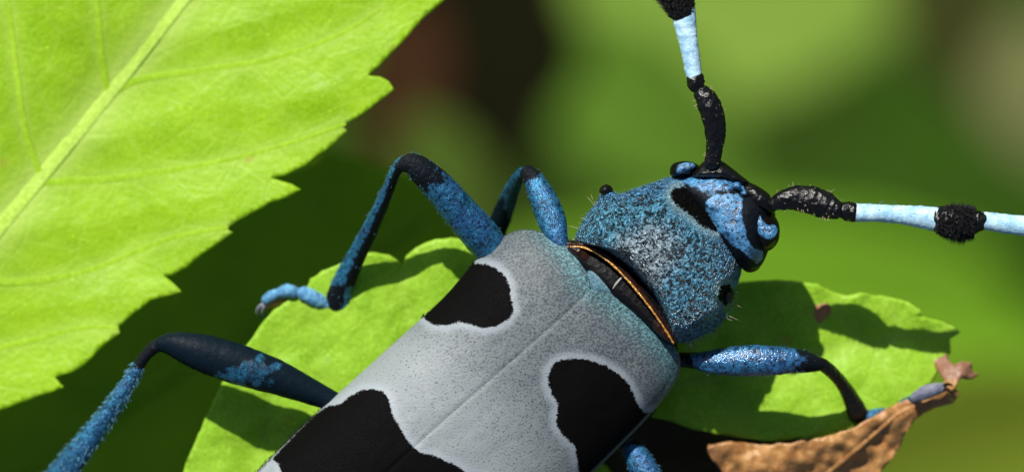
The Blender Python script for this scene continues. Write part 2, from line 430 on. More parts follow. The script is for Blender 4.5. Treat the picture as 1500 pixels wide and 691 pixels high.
def pronotum_mat():
    a = N('pronotum')
    sd = a.attr('spot'); mid = a.attr('mid')
    vec = a.tc.outputs['Object']
    n1 = a.noise(5.2, 3, 0.62, 1.6); n3 = a.noise(16, 2, 0.6); n2 = a.noise(1.3, 3, 0.6); n4 = a.noise(8.5, 2, 0.5, 0.8)
    c = a.mix(a.ramp(n3, 0.35, 0.65), (0.030, 0.20, 0.36), (0.17, 0.46, 0.64))
    blue = a.mix(a.ramp(n3, 0.35, 0.65), (0.028, 0.17, 0.42), (0.13, 0.41, 0.74))
    c = a.mix(a.ramp(a.attr('rim'), 0.35, 0.8), c, blue)
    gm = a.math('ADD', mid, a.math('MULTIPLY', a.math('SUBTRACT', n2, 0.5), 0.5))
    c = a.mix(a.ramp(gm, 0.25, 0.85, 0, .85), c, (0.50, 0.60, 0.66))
    halo = a.ramp(sd, -14, -2); c = a.mix(a.math('MULTIPLY', halo, 0.7), c, (0.32, 0.46, 0.48))
    sel = a.ramp(n1, 0.46, 0.50)
    sel2 = a.ramp(n4, 0.36, 0.46)
    k = a.math('MULTIPLY', sel, sel2)
    k = a.math('MAXIMUM', k, a.math('MULTIPLY', a.ramp(sd, -18, -4), 0.75))
    c = a.mix(k, (0.002, 0.011, 0.022), c)
    e = a.math('ADD', sd, a.math('MULTIPLY', a.math('SUBTRACT', n4, 0.5), 12.0))
    isb = a.ramp(e, -1.5, 1.5)
    c = a.mix(isb, c, (0.003, 0.003, 0.003))
    h = a.math('ADD', a.math('MULTIPLY', n1, 1.4), a.math('MULTIPLY', n4, 0.7))
    h = a.math('ADD', h, a.math('MULTIPLY', n3, 0.25))
    h = a.math('ADD', h, a.math('MULTIPLY', isb, -0.5))
    a.bump(h, 1.0, 0.22)
    a.set(Base_Color=c, Metallic=a.math('MULTIPLY', k, 0.3), Roughness=a.math('ADD', a.ramp(n3, 0.3, 0.7, 0.18, 0.38), a.math('MULTIPLY', isb, 0.3)), Specular_IOR_Level=a.math('SUBTRACT', 0.85, a.math('MULTIPLY', isb, 0.8)))
    return a.m
M['pronotum'] = pronotum_mat()

def ground_mat():
    a = N('forest_floor')
    b = a.noise(0.018, 4, 0.6); f = a.noise(0.12, 5, 0.6); l = a.voro(0.06, 'F1', 'Color')
    c = a.mix(a.ramp(b, 0.42, 0.6), (0.020, 0.034, 0.004), (0.022, 0.062, 0.004))
    c = a.mix(a.ramp(f, 0.45, 0.7, 0, 0.6), c, (0.030, 0.070, 0.008))
    a.set(Base_Color=c, Roughness=0.95, Specular_IOR_Level=0.05); a.bump(f, 0.8, 4.0)
    return a.m

# ------------------------------------------------------------------ setting
gx = np.linspace(-3000, 3000, 121); X, Y = np.meshgrid(gx, gx)
Z = -420 + 14*vnoise(X, Y, 130, 3) + 4*vnoise(X, Y, 55, 4)
g = mesh('ground', np.stack([X, Y, Z], -1).reshape(-1, 3), grid_faces(121, 121), ground_mat())
tag(g, kind='structure', label='dark mossy forest floor far below the leaves')

def ovate(c, L, Wd, ang, n=120, teeth=0, amp=0.0, tipx=0.15):
    """closed outline of a pointed oval leaf, centre c, length L, width Wd (px), angle in the picture"""
    t = np.linspace(0, 1, n//2)
    h = np.sin(math.pi * t**(1 - tipx))**0.85 * Wd/2
    if teeth: h = h * (1 + amp * ((t*teeth) % 1.0 - 0.5))
    x = (t - .5)*L
    P = np.vstack([np.stack([x, h], -1), np.stack([x[::-1], -h[::-1]], -1)[1:-1]])
    ca, sa = math.cos(ang), math.sin(ang)
    return np.stack([c[0] + P[:, 0]*ca - P[:, 1]*sa, c[1] + P[:, 0]*sa + P[:, 1]*ca], -1)

def far_leaf(c, L, Wd, ang, z, mat, label, name='blurred_leaf', cat='leaf', tilt=(0, 0), group='out of focus leaves far below the beetle'):
    """a whole leaf standing well below the beetle; c, L, Wd in pixels as seen, z in mm"""
    a = math.radians(ang)
    r = empty(name, W(c[0], c[1], z)); tag(r, label, cat, group)
    ca, sa = math.cos(a), math.sin(a)
    sc = (D - z)/D/K
    def loc(X, Y): return (X-c[0])*ca + (Y-c[1])*sa, -(X-c[0])*sa + (Y-c[1])*ca
    def zf(X, Y):
        u, v = loc(X, Y)
        return z + 0.22*np.abs(v)*sc - 0.6*(u/L)**2*L*sc*0.35 + (X-c[0])*sc*tilt[0] - (Y-c[1])*sc*tilt[1]
    def vf(X, Y):
        u, v = loc(X, Y)
        return np.exp(-(v/(Wd*0.018))**2) + 0.5*np.exp(-((((u - np.abs(v)*0.8)/(L/11)) % 1.0 - .5)/0.07)**2)*(np.abs(v) < Wd*.42)
    blade('blade', ovate(c, L, Wd, a, 140, 26, 0.10), max(L/40, 9), zf, mat, r, 0.25, {'vein': vf})
    mid = [[c[0]+u*L*ca, c[1]+u*L*sa] for u in np.linspace(-.48, .46, 7)]
    rows = [[x, y, float(zf(np.array(x), np.array(y))) + 0.05, Wd*0.018*(1.1-k/8), Wd*0.018*(1.1-k/8)] for k, (x, y) in enumerate(mid)]
    tube('midrib', rows, mat, r, n=4, seg=8)
    tube('leaf_stalk', [[c[0]-.48*L*ca, c[1]-.48*L*sa, rows[0][2], Wd*.02, Wd*.02],
                        [c[0]-.58*L*ca, c[1]-.58*L*sa, rows[0][2]-3, Wd*.02, Wd*.02],
                        [c[0]-.75*L*ca, c[1]-.75*L*sa, rows[0][2]-14, Wd*.022, Wd*.022]], mat, r, n=5, seg=8)
    return r

# far leaves: centre px, length, width, angle, height mm, colour
FAR = [
 ((1080, -50), 720, 420, -4, -230, (0.15, 0.245, 0.036), 'large pale green blurred leaf behind the upright antenna', (0, 0)),
 ((1240, 470), 1100, 300, 6, -230, (0.125, 0.27, 0.015), 'wide lime green blurred leaf beyond the head and the perch leaf', (0, 0)),
 ((950, 170), 420, 220, 40, -190, (0.075, 0.155, 0.016), 'mid green blurred leaf between the front leg and the upright antenna', (0, 0)),
 ((1530, 150), 260, 190, 70, -200, (0.13, 0.14, 0.05), 'tan dry blurred leaf at the right edge above the horizontal antenna', (0, 0)),
 ((665, 265), 240, 120, 60, -130, (0.05, 0.085, 0.012), 'small dull green blurred leaf behind the middle leg knee', (0, 0)),
 ((590, 130), 270, 130, 105, -140, (0.038, 0.017, 0.008), 'reddish brown blurred leaf beside the toothed edge of the big leaf', (0, 0)),
 ((1440, 660), 520, 260, -15, -150, (0.095, 0.135, 0.012), 'olive green blurred leaf in the lower right corner below the withered margin', (0, 0)),
 ((695, 50), 520, 300, 80, -190, (0.008, 0.008, 0.003), 'blackish brown blurred dead leaf at the top between the big leaf and the antenna', (0, 0)),
 ((1420, 50), 420, 170, 60, -215, (0.035, 0.040, 0.010), 'dull olive blurred leaf high at the right between the pale leaf and the tan leaf', (0, 0)),
]
for c, L, Wd, ang, z, col, lab, tl in FAR:
    far_leaf(c, L, Wd, ang, z, bleaf('far_leaf', col), lab, tilt=tl)

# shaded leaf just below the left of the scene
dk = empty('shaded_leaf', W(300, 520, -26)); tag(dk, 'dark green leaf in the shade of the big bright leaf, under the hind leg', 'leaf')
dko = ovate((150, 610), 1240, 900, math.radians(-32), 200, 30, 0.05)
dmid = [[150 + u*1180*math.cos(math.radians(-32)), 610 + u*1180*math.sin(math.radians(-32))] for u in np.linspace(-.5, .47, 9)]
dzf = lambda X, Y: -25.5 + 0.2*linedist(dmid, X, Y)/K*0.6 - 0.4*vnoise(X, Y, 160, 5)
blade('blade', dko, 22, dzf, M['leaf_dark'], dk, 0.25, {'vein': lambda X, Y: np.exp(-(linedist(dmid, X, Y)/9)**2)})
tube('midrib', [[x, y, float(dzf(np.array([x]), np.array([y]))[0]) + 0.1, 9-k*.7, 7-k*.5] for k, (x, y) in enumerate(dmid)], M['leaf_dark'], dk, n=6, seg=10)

# ------------------------------------------------------------------ big bright leaf, upper left
BL = empty('toothed_leaf', W(-330, 740, -5)); tag(BL, 'big bright yellow green toothed leaf filling the upper left', 'leaf')
edge = [(644,5),(619,27),(597,52),(574,76),(553,98),(538,110),(556,113),(569,119),(577,131),(566,140),(549,153),(528,168),(511,179),(502,186),(509,191),(496,203),
 (475,221),(448,240),(421,254),(396,261),(413,265),(428,270),(441,277),(424,286),(395,296),(368,311),(345,325),(331,335),(342,340),(322,353),(296,371),(273,390),(256,400),(239,404),
 (252,413),(266,427),(245,432),(220,439),(195,458),(178,474),(172,478),(176,486),(155,501),(135,520),(118,536),(104,544),(79,552),(93,566),(74,574),(54,579),(25,590),(0,599),(-40,612),(-52,610),(-48,624),(-100,640),(-130,640),(-126,652),(-200,680),(-300,728),(-345,745)]
left_e = [(-430,690),(-570,590),(-650,400),(-670,180),(-640,-60),(-530,-300),(-310,-490),(20,-580),(230,-710),(480,-800),(720,-860),(830,-880)]  # unseen left side, stretched wide so its shadow covers the shaded leaf
up_e = [(865,-700),(850,-450),(820,-260),(760,-120),(700,-50)]
def toothed(P, k, amp):
    P = crom(P, 10); out = []
    L = np.concatenate([[0], np.cumsum(np.hypot(*np.diff(P, axis=0).T))])
    t = np.linspace(0, L[-1], int(L[-1]/8))
    x = np.interp(t, L, P[:, 0]); y = np.interp(t, L, P[:, 1])
    T = np.gradient(np.stack([x, y], -1), axis=0); T /= np.linalg.norm(T, axis=1)[:, None]
    nrm = np.stack([T[:, 1], -T[:, 0]], -1)
    ph = (t / k) % 1.0
    return np.stack([x, y], -1) + nrm * (amp*(ph-0.4))[:, None]
def roughen(P, step=6, amp=0.9, seed=5):
    P = np.asarray(P, float)
    L = np.concatenate([[0], np.cumsum(np.hypot(*np.diff(P, axis=0).T))])
    t = np.unique(np.concatenate([np.arange(0, L[-1], step), L]))
    x = np.interp(t, L, P[:, 0]); y = np.interp(t, L, P[:, 1])
    return np.stack([x + amp*vnoise(t, 0*t, 9, seed), y + amp*vnoise(t, 0*t + 50, 9, seed)], -1)
re_ = roughen(edge)
outl = np.vstack([toothed(up_e, 90, 18), re_, toothed(left_e, 100, -18)])
BMID = [(-345,745),(-220,600),(-100,455),(0,332),(150,150),(269,0),(450,-230),(620,-480),(825,-870)]
BV = [[(148,150),(200,118),(296,103),(404,85),(500,50),(556,15)], [(48,268),(160,262),(269,247),(359,229),(440,205),(505,182)],
      [(-60,410),(40,412),(135,395),(242,352),(300,338),(333,333)], [(-160,530),(-60,520),(40,500),(120,480),(172,480)],
      [(270,0),(380,-30),(500,-70),(640,-130),(740,-180)], [(400,-170),(520,-220),(660,-300),(770,-380)],
      [(60,262),(36,190),(24,108),(10,0),(-20,-120),(-60,-160)], [(158,142),(148,80),(141,0),(125,-110),(100,-200),(70,-270)],
      [(-76,424),(-110,330),(-150,200),(-200,80),(-260,90)], [(290,-30),(280,-120),(260,-250),(230,-360)], [(-200,575),(-250,470),(-300,350),(-350,250)]]
bm_s = crom(BMID, 6)
BVs = [crom(v, 6) for v in BV]
def bl_h(X, Y):
    dm = linedist(bm_s, X, Y); dv = np.full(np.shape(X), 1e9)
    for v in BVs: dv = np.minimum(dv, linedist(v, X, Y))
    k = 1 - np.exp(-(np.minimum(dm, dv*2)/45)**2)
    z = -4.8 + 0.0018*dm + 0.13*(1-np.exp(-(dv/50)**2)) + 0.07*(1-np.exp(-(dm/60)**2))
    z = z + 0.25*vnoise(X, Y, 170, 11) + (0.035*vnoise(X, Y, 36, 12) + 0.012*vnoise(X, Y, 15, 13))*k
    return z
def bl_v(X, Y):
    dm = linedist(bm_s, X, Y); r = 0.80*np.exp(-(dm/27)**2) + 0.15*np.exp(-(dm/60)**2)
    for v in BVs: r = np.maximum(r, 0.35*np.exp(-(linedist(v, X, Y)/14)**2))
    # fine net of tertiary veins
    return np.clip(r, 0, 1)
blade('blade', outl, 6.0, bl_h, M['leaf_bright'], BL, 0.22, {'vein': bl_v})
def veintube(name, path, hf, r0, r1, mat, parent, lift, flat=0.35):
    P = crom(path, 12); n = len(P)
    rows = [[x, y, float(hf(np.array([x]), np.array([y]))[0]) + lift, r0 + (r1-r0)*k/(n-1), (r0 + (r1-r0)*k/(n-1))*flat] for k, (x, y) in enumerate(P)]
    tube(name, rows, mat, parent, n=1, seg=12)
veintube('midrib', BMID, bl_h, 14, 6, M['vein'], BL, 0.022, 0.055)
for v in BV: veintube('side_vein', v, bl_h, 6, 2.5, M['vein_side'], BL, 0.006, 0.05)

# ------------------------------------------------------------------ leaf the beetle sits on
UL = empty('perch_leaf', W(700, 560, -4.8)); tag(UL, 'sunlit green leaf that the beetle stands on, its tip right of the head', 'leaf')
uo = [(200,900),(235,790),(262,705),(275,674),(300,613),(322,565),(345,525),(372,491),(388,468),(400,455),(425,438),(448,424),(455,408),(470,398),(490,390),(512,379),(530,374),(552,372),(570,375),(582,383),(589,390),(594,376),(612,362),(636,351),(660,347),(690,352),
 (720,368),(760,392),(790,398),(840,412),(900,425),(950,428),(1000,432),(1050,432),(1062,424),(1085,414),(1120,410),(1160,411),(1200,417),(1222,428),(1240,433),(1268,430),(1300,434),(1330,444),(1348,455),(1346,463),(1372,470),(1395,478),(1406,487),
 (1392,497),(1392,515),(1378,535),(1365,560),(1340,580),(1310,598),(1280,614),(1240,630),(1190,640),(1130,645),(1080,640),(1030,630),(980,615),(950,606),(925,612),(890,640),(860,665),(820,720),(760,790),(680,860),(560,930),(400,960)]
uo = roughen(uo + [uo[0]], 7, 1.0, 9)[:-1]
UMID = [(1402,487),(1300,497),(1180,520),(1050,548),(900,590),(750,640),(560,720),(400,830),(280,900)]
UV = [[(700,660),(640,560),(600,470),(585,400)], [(560,722),(500,620),(470,530),(455,430)], [(345,860),(362,740),(376,672),(400,585),(412,520)], [(1180,520),(1130,490),(1090,450),(1070,425)],
      [(1270,503),(1240,470),(1225,435)], [(1330,494),(1310,465),(1295,440)], [(1270,503),(1300,540),(1320,580)], [(1160,525),(1190,570),(1200,625)], [(1340,494),(1360,515),(1370,540)], [(900,592),(850,520),(820,430)], [(1040,550),(1070,590),(1080,635)]]
um = crom(UMID, 5); UVs = [crom(v, 5) for v in UV]
def ul_h(X, Y):
    dm = linedist(um, X, Y); dv = np.full(np.shape(X), 1e9)
    for v in UVs: dv = np.minimum(dv, linedist(v, X, Y))
    z = -4.65 + 0.0008*dm + 0.16*(1-np.exp(-(dv/30)**2)) + 0.13*(1-np.exp(-(dm/30)**2))
    return z + 0.09*vnoise(X, Y, 110, 21) + 0.06*vnoise(X, Y, 30, 22) + 0.025*vnoise(X, Y, 13, 23) - 0.0012*np.clip(X-1250, 0, 200)
def ul_v(X, Y):
    r = 0.5*np.exp(-(linedist(um, X, Y)/8)**2)
    for v in UVs: r = np.maximum(r, 0.25*np.exp(-(linedist(v, X, Y)/6)**2))
    return r
blade('blade', uo, 6.0, ul_h, M['leaf_under'], UL, 0.22, {'vein': ul_v})
veintube('midrib', UMID, ul_h, 3, 8, M['vein_low'], UL, -0.03)
for v in UV: veintube('side_vein', v, ul_h, 3.2, 1.5, M['vein_low'], UL, -0.03)
# brown withered blotch near the right shoulder of the leaf
pillow('withered_spot', [(1176,450),(1186,441),(1199,446),(1212,443),(1218,456),(1211,464),(1200,473),(1193,465),(1181,463)], (1198,456), float(ul_h(np.array([1198.]), np.array([456.]))[0]) + 0.005, 0.02, 0.05, M['dry'], UL, n=4, rings=6, attrs={'vein': lambda X, Y: 0*X + 0.3})

# withered leaf curling over the lower right margin
DL = empty('withered_leaf', W(1200, 680, -5)); tag(DL, 'curled brown withered leaf along the lower right edge of the perch leaf', 'dry leaf')
do = [(1035,657),(1048,650),(1075,648),(1130,651),(1170,646),(1205,640),(1245,628),(1275,612),(1302,597),(1325,586),(1345,578),(1368,570),(1384,556),(1372,540),(1364,524),(1366,510),(1378,505),(1390,510),(1388,524),(1396,534),(1412,527),(1424,532),(1424,542),(1434,549),(1424,555),(1410,552),(1402,562),(1396,572),
 (1404,580),(1396,590),(1375,596),(1352,604),(1340,616),(1330,630),(1322,642),(1318,656),(1306,672),(1292,690),(1282,715),(1262,750),(1200,800),(1120,800),(1075,730),(1060,695),(1046,676)]
do = roughen(do + [do[0]], 5, 1.6, 31)[:-1]
ridge = crom([(1040,655),(1150,652),(1250,628),(1330,588),(1395,560)], 8)
def dl_h(X, Y):
    d = linedist(ridge, X, Y)
    return -4.15 - 0.9*(1-np.exp(-(d/55)**2)) + 0.28*vnoise(X, Y, 38, 33) + 0.12*vnoise(X, Y, 15, 34) + 0.04*vnoise(X, Y, 7, 35)
blade('blade', do, 4.0, dl_h, M['dry'], DL, 0.18, {'vein': lambda X, Y: np.clip((X-1350)/30, 0, 1)*np.clip((565-Y)/15, 0, 1)*0.9 + np.exp(-((X-1040)**2+(Y-662)**2)/300)*.6})
veintube('midrib', [(1130,790),(1180,720),(1250,660),(1310,610),(1360,585)], dl_h, 6, 3, M['dry'], DL, 0.0)
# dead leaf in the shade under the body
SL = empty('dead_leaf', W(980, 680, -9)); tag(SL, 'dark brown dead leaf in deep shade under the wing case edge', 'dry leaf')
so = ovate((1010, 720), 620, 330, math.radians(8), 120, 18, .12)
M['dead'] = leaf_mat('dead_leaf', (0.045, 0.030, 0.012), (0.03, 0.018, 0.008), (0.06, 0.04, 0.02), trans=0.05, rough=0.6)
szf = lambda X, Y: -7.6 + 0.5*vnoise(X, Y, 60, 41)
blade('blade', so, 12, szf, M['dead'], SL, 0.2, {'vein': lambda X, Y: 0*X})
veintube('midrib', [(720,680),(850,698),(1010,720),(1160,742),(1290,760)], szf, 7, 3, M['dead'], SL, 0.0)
LL = empty('low_leaf', W(880, 720, -7)); tag(LL, 'small yellow green leaf showing below the right wing case beside the middle leg', 'leaf')
lo_ = ovate((862, 760), 260, 110, math.radians(75), 80, 10, .1)
lzf = lambda X, Y: -6.6 + 0*X + 0.1*vnoise(X, Y, 60, 43)
blade('blade', lo_, 10, lzf, M['leaf_under'], LL, 0.2, {'vein': lambda X, Y: 0*X})
veintube('midrib', [(832,880),(850,810),(868,740),(880,690)], lzf, 5, 2, M['vein_low'], LL, 0.0)

# ------------------------------------------------------------------ the beetle
BT = empty('longhorn_beetle', W(760, 560, -4.6))
tag(BT, 'blue grey longhorn beetle with black spots and banded antennae standing on the sunlit leaf', 'beetle')

# underbody and neck, one continuous dark mesh
body_o = [(835,352),(880,366),(930,410),(975,455),(992,500),(985,550),(930,620),(800,745),(620,920),(430,1010),(290,1000),(250,900),(360,745),(560,545),(690,410),(750,360)]
pillow('body', body_o, (700,600), -2.3, 1.0, 1.7, M['black'], BT, n=10, rings=30)
neck_o = [(828,362),(842,352),(885,362),(925,395),(962,438),(990,480),(990,505),(975,500),(940,470),(905,445),(870,418),(845,390)]
pillow('neck', neck_o, (912,425), -1.3, 0.75, 1.4, M['black_soft'], BT, n=8, rings=24)

# elytra
SP1 = [(622,466),(612,458),(590,440),(640,390),(680,370),(697,386),(712,387),(727,392),(740,405),(746,420),(749,440),(752,455),(744,468),(726,478),(706,480),(690,475),(672,471),(655,477),(634,475)]
SP2 = [(812,531),(823,526),(840,524),(862,527),(885,534),(905,546),(920,561),(929,578),(934,591),(944,604),(990,600),(960,660),(880,730),(850,700),(847,685),(845,668),(842,652),(826,638),(816,624),(815,608),(818,592),(808,576),(803,562),(804,545)]
SP3 = [(455,612),(478,595),(498,591),(515,578),(530,571),(548,569),(562,574),(570,585),(573,600),(578,614),(588,628),(594,641),(606,655),(618,663),(638,667),(655,675),(670,682),(684,692),(715,700),(760,745),(800,790),(860,760),(780,860),(690,900),(640,880),(560,850),(500,800),(455,760),(420,715),(411,690),(408,677),(397,671),(380,690),(370,700)]
SP4 = [(250,870),(330,860),(420,930),(450,1040),(300,1080),(200,1000)]
def spot(X, Y):
    return np.maximum.reduce([sdf(s, X, Y) for s in (SP1, SP2, SP3, SP4)])
def elytron(pairs, Hs, side, label):
    A = crom([p[0] for p in pairs], 26); B = crom([p[1] for p in pairs], 26); H = crom([[h] for h in Hs], 26)[:, 0]
    n = len(A); m = 110
    s = np.linspace(0, 1, m); s = 1 - (1-s)**1.35
    X = A[:, :1]*(1-s) + B[:, :1]*s; Y = A[:, 1:]*(1-s) + B[:, 1:]*s
    dax = -(X - 865)*0.72 + (Y - 420)*0.69           # distance down the back from the base
    dome = 1 - (1 - s**2.3)**(1/1.9)
    Z = -0.05 - H[:, None]*dome[None] - 0.025*np.exp(-(s[None]*np.hypot(*(B-A).T)[:, None]/3.5)**2)
    Z = Z - 0.55*np.exp(-np.clip(dax, 0, 999)/60) - 0.9*(np.clip(dax-520, 0, 400)/300)**2
    Z = Z + 0.03*vnoise(X, Y, 45, 51) + 0.012*vnoise(X, Y, 14, 52)
    # raised lateral bead
    Z = Z + 0.05*np.exp(-((s-0.985)/0.012)**2)[None]
    # turned-down side
    C = W(X, Y, Z)
    k = 12; dn = np.linspace(0, 1, k+1)[1:]
    cen = (A + (B-A)*0.9)
    Xs = B[:, :1] + (cen - B)[:, :1]*(dn**2)*0.9; Ys = B[:, 1:] + (cen - B)[:, 1:]*(dn**2)*0.9
    Zs = Z[:, -1:] - 0.85*dn[None]*np.clip(H[:, None]/1.5, .4, 1)
    C = np.concatenate([C, W(Xs, Ys, Zs)], 1)
    X = np.concatenate([X, Xs], 1); Y = np.concatenate([Y, Ys], 1)
    S = np.broadcast_to(np.concatenate([s, 1 + dn]), X.shape)
    dax = -(X - 865)*0.72 + (Y - 420)*0.69
    front = np.clip(1 - (dax-20)/260, 0, 1)
    dfm = linedist([(700,372),(742,343),(770,336),(800,345),(838,366),(862,402),(905,430),(950,468),(978,496),(996,522),(1000,545)], X, Y)
    wgt = np.clip((X-740)/90, 0, 1)
    base = np.exp(-(dfm/42)**1.5)*wgt
    F = grid_faces(n, C.shape[1], flip=(side < 0))
    o = mesh('elytron', C.reshape(-1, 3), F, M['elytra'], BT, {'spot': spot(X, Y), 'front': front.ravel(), 'base': base.ravel(), 'margin': np.where(S > 1, 0.0, S if side > 0 else 0*S).ravel()})
    o['label'] = label
    bl = [(742,343),(770,336),(800,345),(838,366),(862,402),(905,430),(950,468),(978,496),(996,522),(1000,545)]
    out = lambda X, Y: (spot(X, Y) < 2) & (linedist(bl, X, Y) > 22)
    fur_on(o, o, 9000, 6.5, 0.42, M['hair_grey'], 100 + side, (-.72, -.69, 0), 0.14, out, 0.22, 0.45)
    fur_on(o, o, 1500, 6, 0.4, M['hair_black'], 110 + side, (-.72, -.69, 0), 0.2, lambda X, Y: (spot(X, Y) > -5) & (spot(X, Y) < 12), 0.5)
    return o
Lp = [((864,424),(862,402)),((860,428),(838,366)),((852,436),(805,345)),((840,448),(770,336)),((820,467),(740,345)),((790,493),(701,376)),((740,537),(648,437)),((660,607),(556,521)),((560,697),(450,618)),((440,810),(340,730)),((340,910),(250,840)),((290,965),(225,910)),((270,985),(240,965))]
Rp = [((864,424),(905,430)),((860,428),(925,446)),((852,436),(950,468)),((840,448),(978,496)),((820,467),(996,522)),((790,493),(990,557)),((740,537),(950,610)),((660,607),(868,693)),((560,697),(770,790)),((440,810),(645,912)),((340,910),(540,985)),((290,965),(400,1035)),((270,985),(300,1020))]
elytron(Lp, [0.3, 0.5, 0.8, 1.2, 1.6, 1.9, 2.0, 2.0, 2.0, 1.9, 1.7, 1.4, 1.0], -1, 'left wing case, grey with a rounded black shoulder spot')
elytron(Rp, [0.3, 0.5, 0.8, 1.1, 1.4, 1.7, 1.9, 1.9, 1.9, 1.8, 1.6, 1.3, 1.0], 1, 'right wing case, grey with a large ragged black spot at its side')
M['grey'] = fur_mat('grey_blue_tarsus', (0.15, 0.16, 0.22), (0.06, 0.07, 0.11), speck=8, cover=.36)
M['scut'] = fur_mat('teal_scutellum', (0.09, 0.20, 0.25), (0.03, 0.11, 0.16), speck=9, cover=0.42)
pillow('scutellum', [(861,397),(866,388),(878,396),(893,408),(906,420),(908,428),(898,431),(884,429),(872,430),(862,428),(862,412)], (882,414), -0.78, 0.16, 0.2, M['scut'], BT, n=6, rings=14, attrs={'mask': lambda X, Y: 0*X + 1})
tube('neck_highlight', [(898,422,-0.62,1.5,2),(904,414,-0.55,2.0,2),(913,404,-0.55,1.2,2)], M['white'], BT, n=6, seg=12)  # added pale streak: a highlight painted as a thin tube

# pronotum (with spines) 
po = [(843,352),(850,330),(864,308),(874,296),(879,284),(888,276),(898,279),(908,284),(930,276),(960,266),(980,259),(1010,256),(1038,262),(1055,274),(1066,296),(1076,325),(1083,355),(1087,388),(1082,412),(1074,424),(1070,440),(1062,452),(1060,466),(1045,482),(1022,494),(1000,502),(988,496),(980,474),(962,440),(938,410),(908,382),(875,362)]
PSP = [(982,284),(986,276),(998,273),(1012,276),(1027,283),(1041,288),(1050,300),(1057,318),(1060,336),(1047,340),(1032,333),(1018,322),(1010,313),(998,307),(986,294)]
PS2 = [(1054,420),(1066,415),(1074,424),(1072,440),(1062,448),(1052,438)]
def psp(X, Y): return np.maximum(sdf(PSP, X, Y), sdf(PS2, X, Y))
def prim(X, Y):
    d = sdf(po, X, Y); return np.clip(np.exp(-(np.maximum(d, 0)/42)**1.3), 0, 1)*np.clip(((X-880)*0.3+(300-Y)+120)/180+((X-1000)/80).clip(0, 1), 0, 1)
PN = pillow('pronotum', po, (968,378), -1.45, 2.05, 1.5, M['pronotum'], BT, n=8, rings=130, p=3.2, q=1.8,
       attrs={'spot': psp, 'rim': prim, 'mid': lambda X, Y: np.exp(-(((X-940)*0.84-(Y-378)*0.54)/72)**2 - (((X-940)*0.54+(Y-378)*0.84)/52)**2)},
       bumpf=lambda X, Y, S: (0.035*vnoise(X, Y, 20, 61) + 0.03*vnoise(X, Y, 7, 62) - 0.10*np.exp(-((X-1020)**2/30**2 + (Y-306)**2/24**2)))*(1-S**8))
fur_on(PN, PN, 600, 4, 0.3, M['hair_teal'], 121, None, 0.5, lambda X, Y: psp(X, Y) < 3)
pillow('spine', [(878,281),(881,273),(889,270),(897,275),(897,285),(888,289)], (888,279), -0.9, 0.30, 0.3, M['black'], BT, n=5, rings=16, label='black polished tip of the left pronotum spine')
pillow('spine', [(1056,422),(1066,420),(1076,430),(1072,442),(1060,442),(1054,433)], (1065,431), -0.95, 0.35, 0.4, M['black'], BT, n=5, rings=16, label='black tip of the right pronotum spine')
# rear rim of the pronotum: dark fold with amber edge
rimp = [(833,358),(856,359),(882,371),(908,393),(934,422),(956,450),(974,476),(988,499)]
tube('rear_rim', [(x, y, -0.98+0.5*math.sin(math.pi*k/7), 4.5, 6) for k, (x, y) in enumerate(rimp)], M['brown'], BT, n=8, seg=16, rough=.1)
tube('amber_edge', [(x-1.5, y+3.5, -0.80+0.5*math.sin(math.pi*k/7), 1.6, 2.0) for k, (x, y) in enumerate(rimp)], M['gold'], BT, n=8, seg=12, rough=.25)
pillow('neck_fold', [(944,462),(956,456),(970,470),(984,490),(988,502),(978,500),(960,484)], (966,478), -0.85, 0.2, 0.3, M['brown'], BT, n=6, rings=12)
pillow('neck_fold', [(830,362),(838,356),(856,362),(868,376),(862,388),(846,378)], (850,370), -0.85, 0.2, 0.3, M['brown'], BT, n=6, rings=12)

# head
ho = [(990,268),(1002,256),(1022,250),(1045,245),(1070,250),(1094,264),(1114,279),(1130,296),(1136,318),(1134,345),(1126,366),(1117,386),(1106,396),(1094,397),(1080,388),(1050,360),(1015,310)]
HB1 = [(1034,296),(1050,284),(1066,284),(1080,283),(1087,293),(1088,316),(1092,340),(1100,360),(1118,370),(1119,380),(1108,386),(1094,372),(1070,356),(1050,335),(1036,312)]
HB2 = [(990,268),(1002,256),(1046,258),(1068,262),(1090,266),(1098,275),(1092,281),(1070,281),(1040,285)]
def hmask(X, Y): return np.clip(np.maximum(sdf(HB1, X, Y), sdf(HB2, X, Y)*0.5 - 0.5)/9, -1, 1)
pillow('head', ho, (1072,318), -1.35, 1.75, 1.9, M['head'], BT, n=8, rings=90, attrs={'mask': hmask}, p=2.6, bumpf=lambda X, Y, S: (0.035*vnoise(X, Y, 18, 66) + 0.012*vnoise(X, Y, 8, 67))*(1-S**6))
pillow('antennal_socket', [(1014,258),(1022,246),(1032,236),(1050,232),(1064,240),(1082,254),(1098,268),(1086,272),(1064,264),(1040,262)], (1052,252), -0.5, 0.60, 0.7, M['black'], BT, n=6, rings=24, label='black bump at the root of the upright antenna')
pillow('antennal_socket', [(1086,274),(1098,268),(1116,276),(1132,290),(1138,304),(1130,314),(1112,312),(1098,304),(1090,292)], (1114,292), -0.5, 0.65, 0.8, M['black'], BT, n=6, rings=24, label='black bump at the root of the horizontal antenna')
for (cx, cy, r, h) in ((1079,272,7,.18),(1090,283,5,.15)):
    pillow('forehead_bump', [(cx+r*math.cos(t), cy+r*0.8*math.sin(t)) for t in np.linspace(0, 2*math.pi, 9)[:-1]], (cx, cy), 0.12, h, .1, M['head'], BT, n=4, rings=10, attrs={'mask': lambda X, Y: 0*X+1})
e1 = pillow('eye', [(1096,322),(1100,308),(1110,306),(1130,312),(1141,328),(1141,350),(1132,364),(1118,368),(1104,358),(1096,342)], (1118,338), -0.9, 1.0, 0.8, M['eye'], BT, n=6, rings=30, label='dark brown eye at the root of the horizontal antenna')
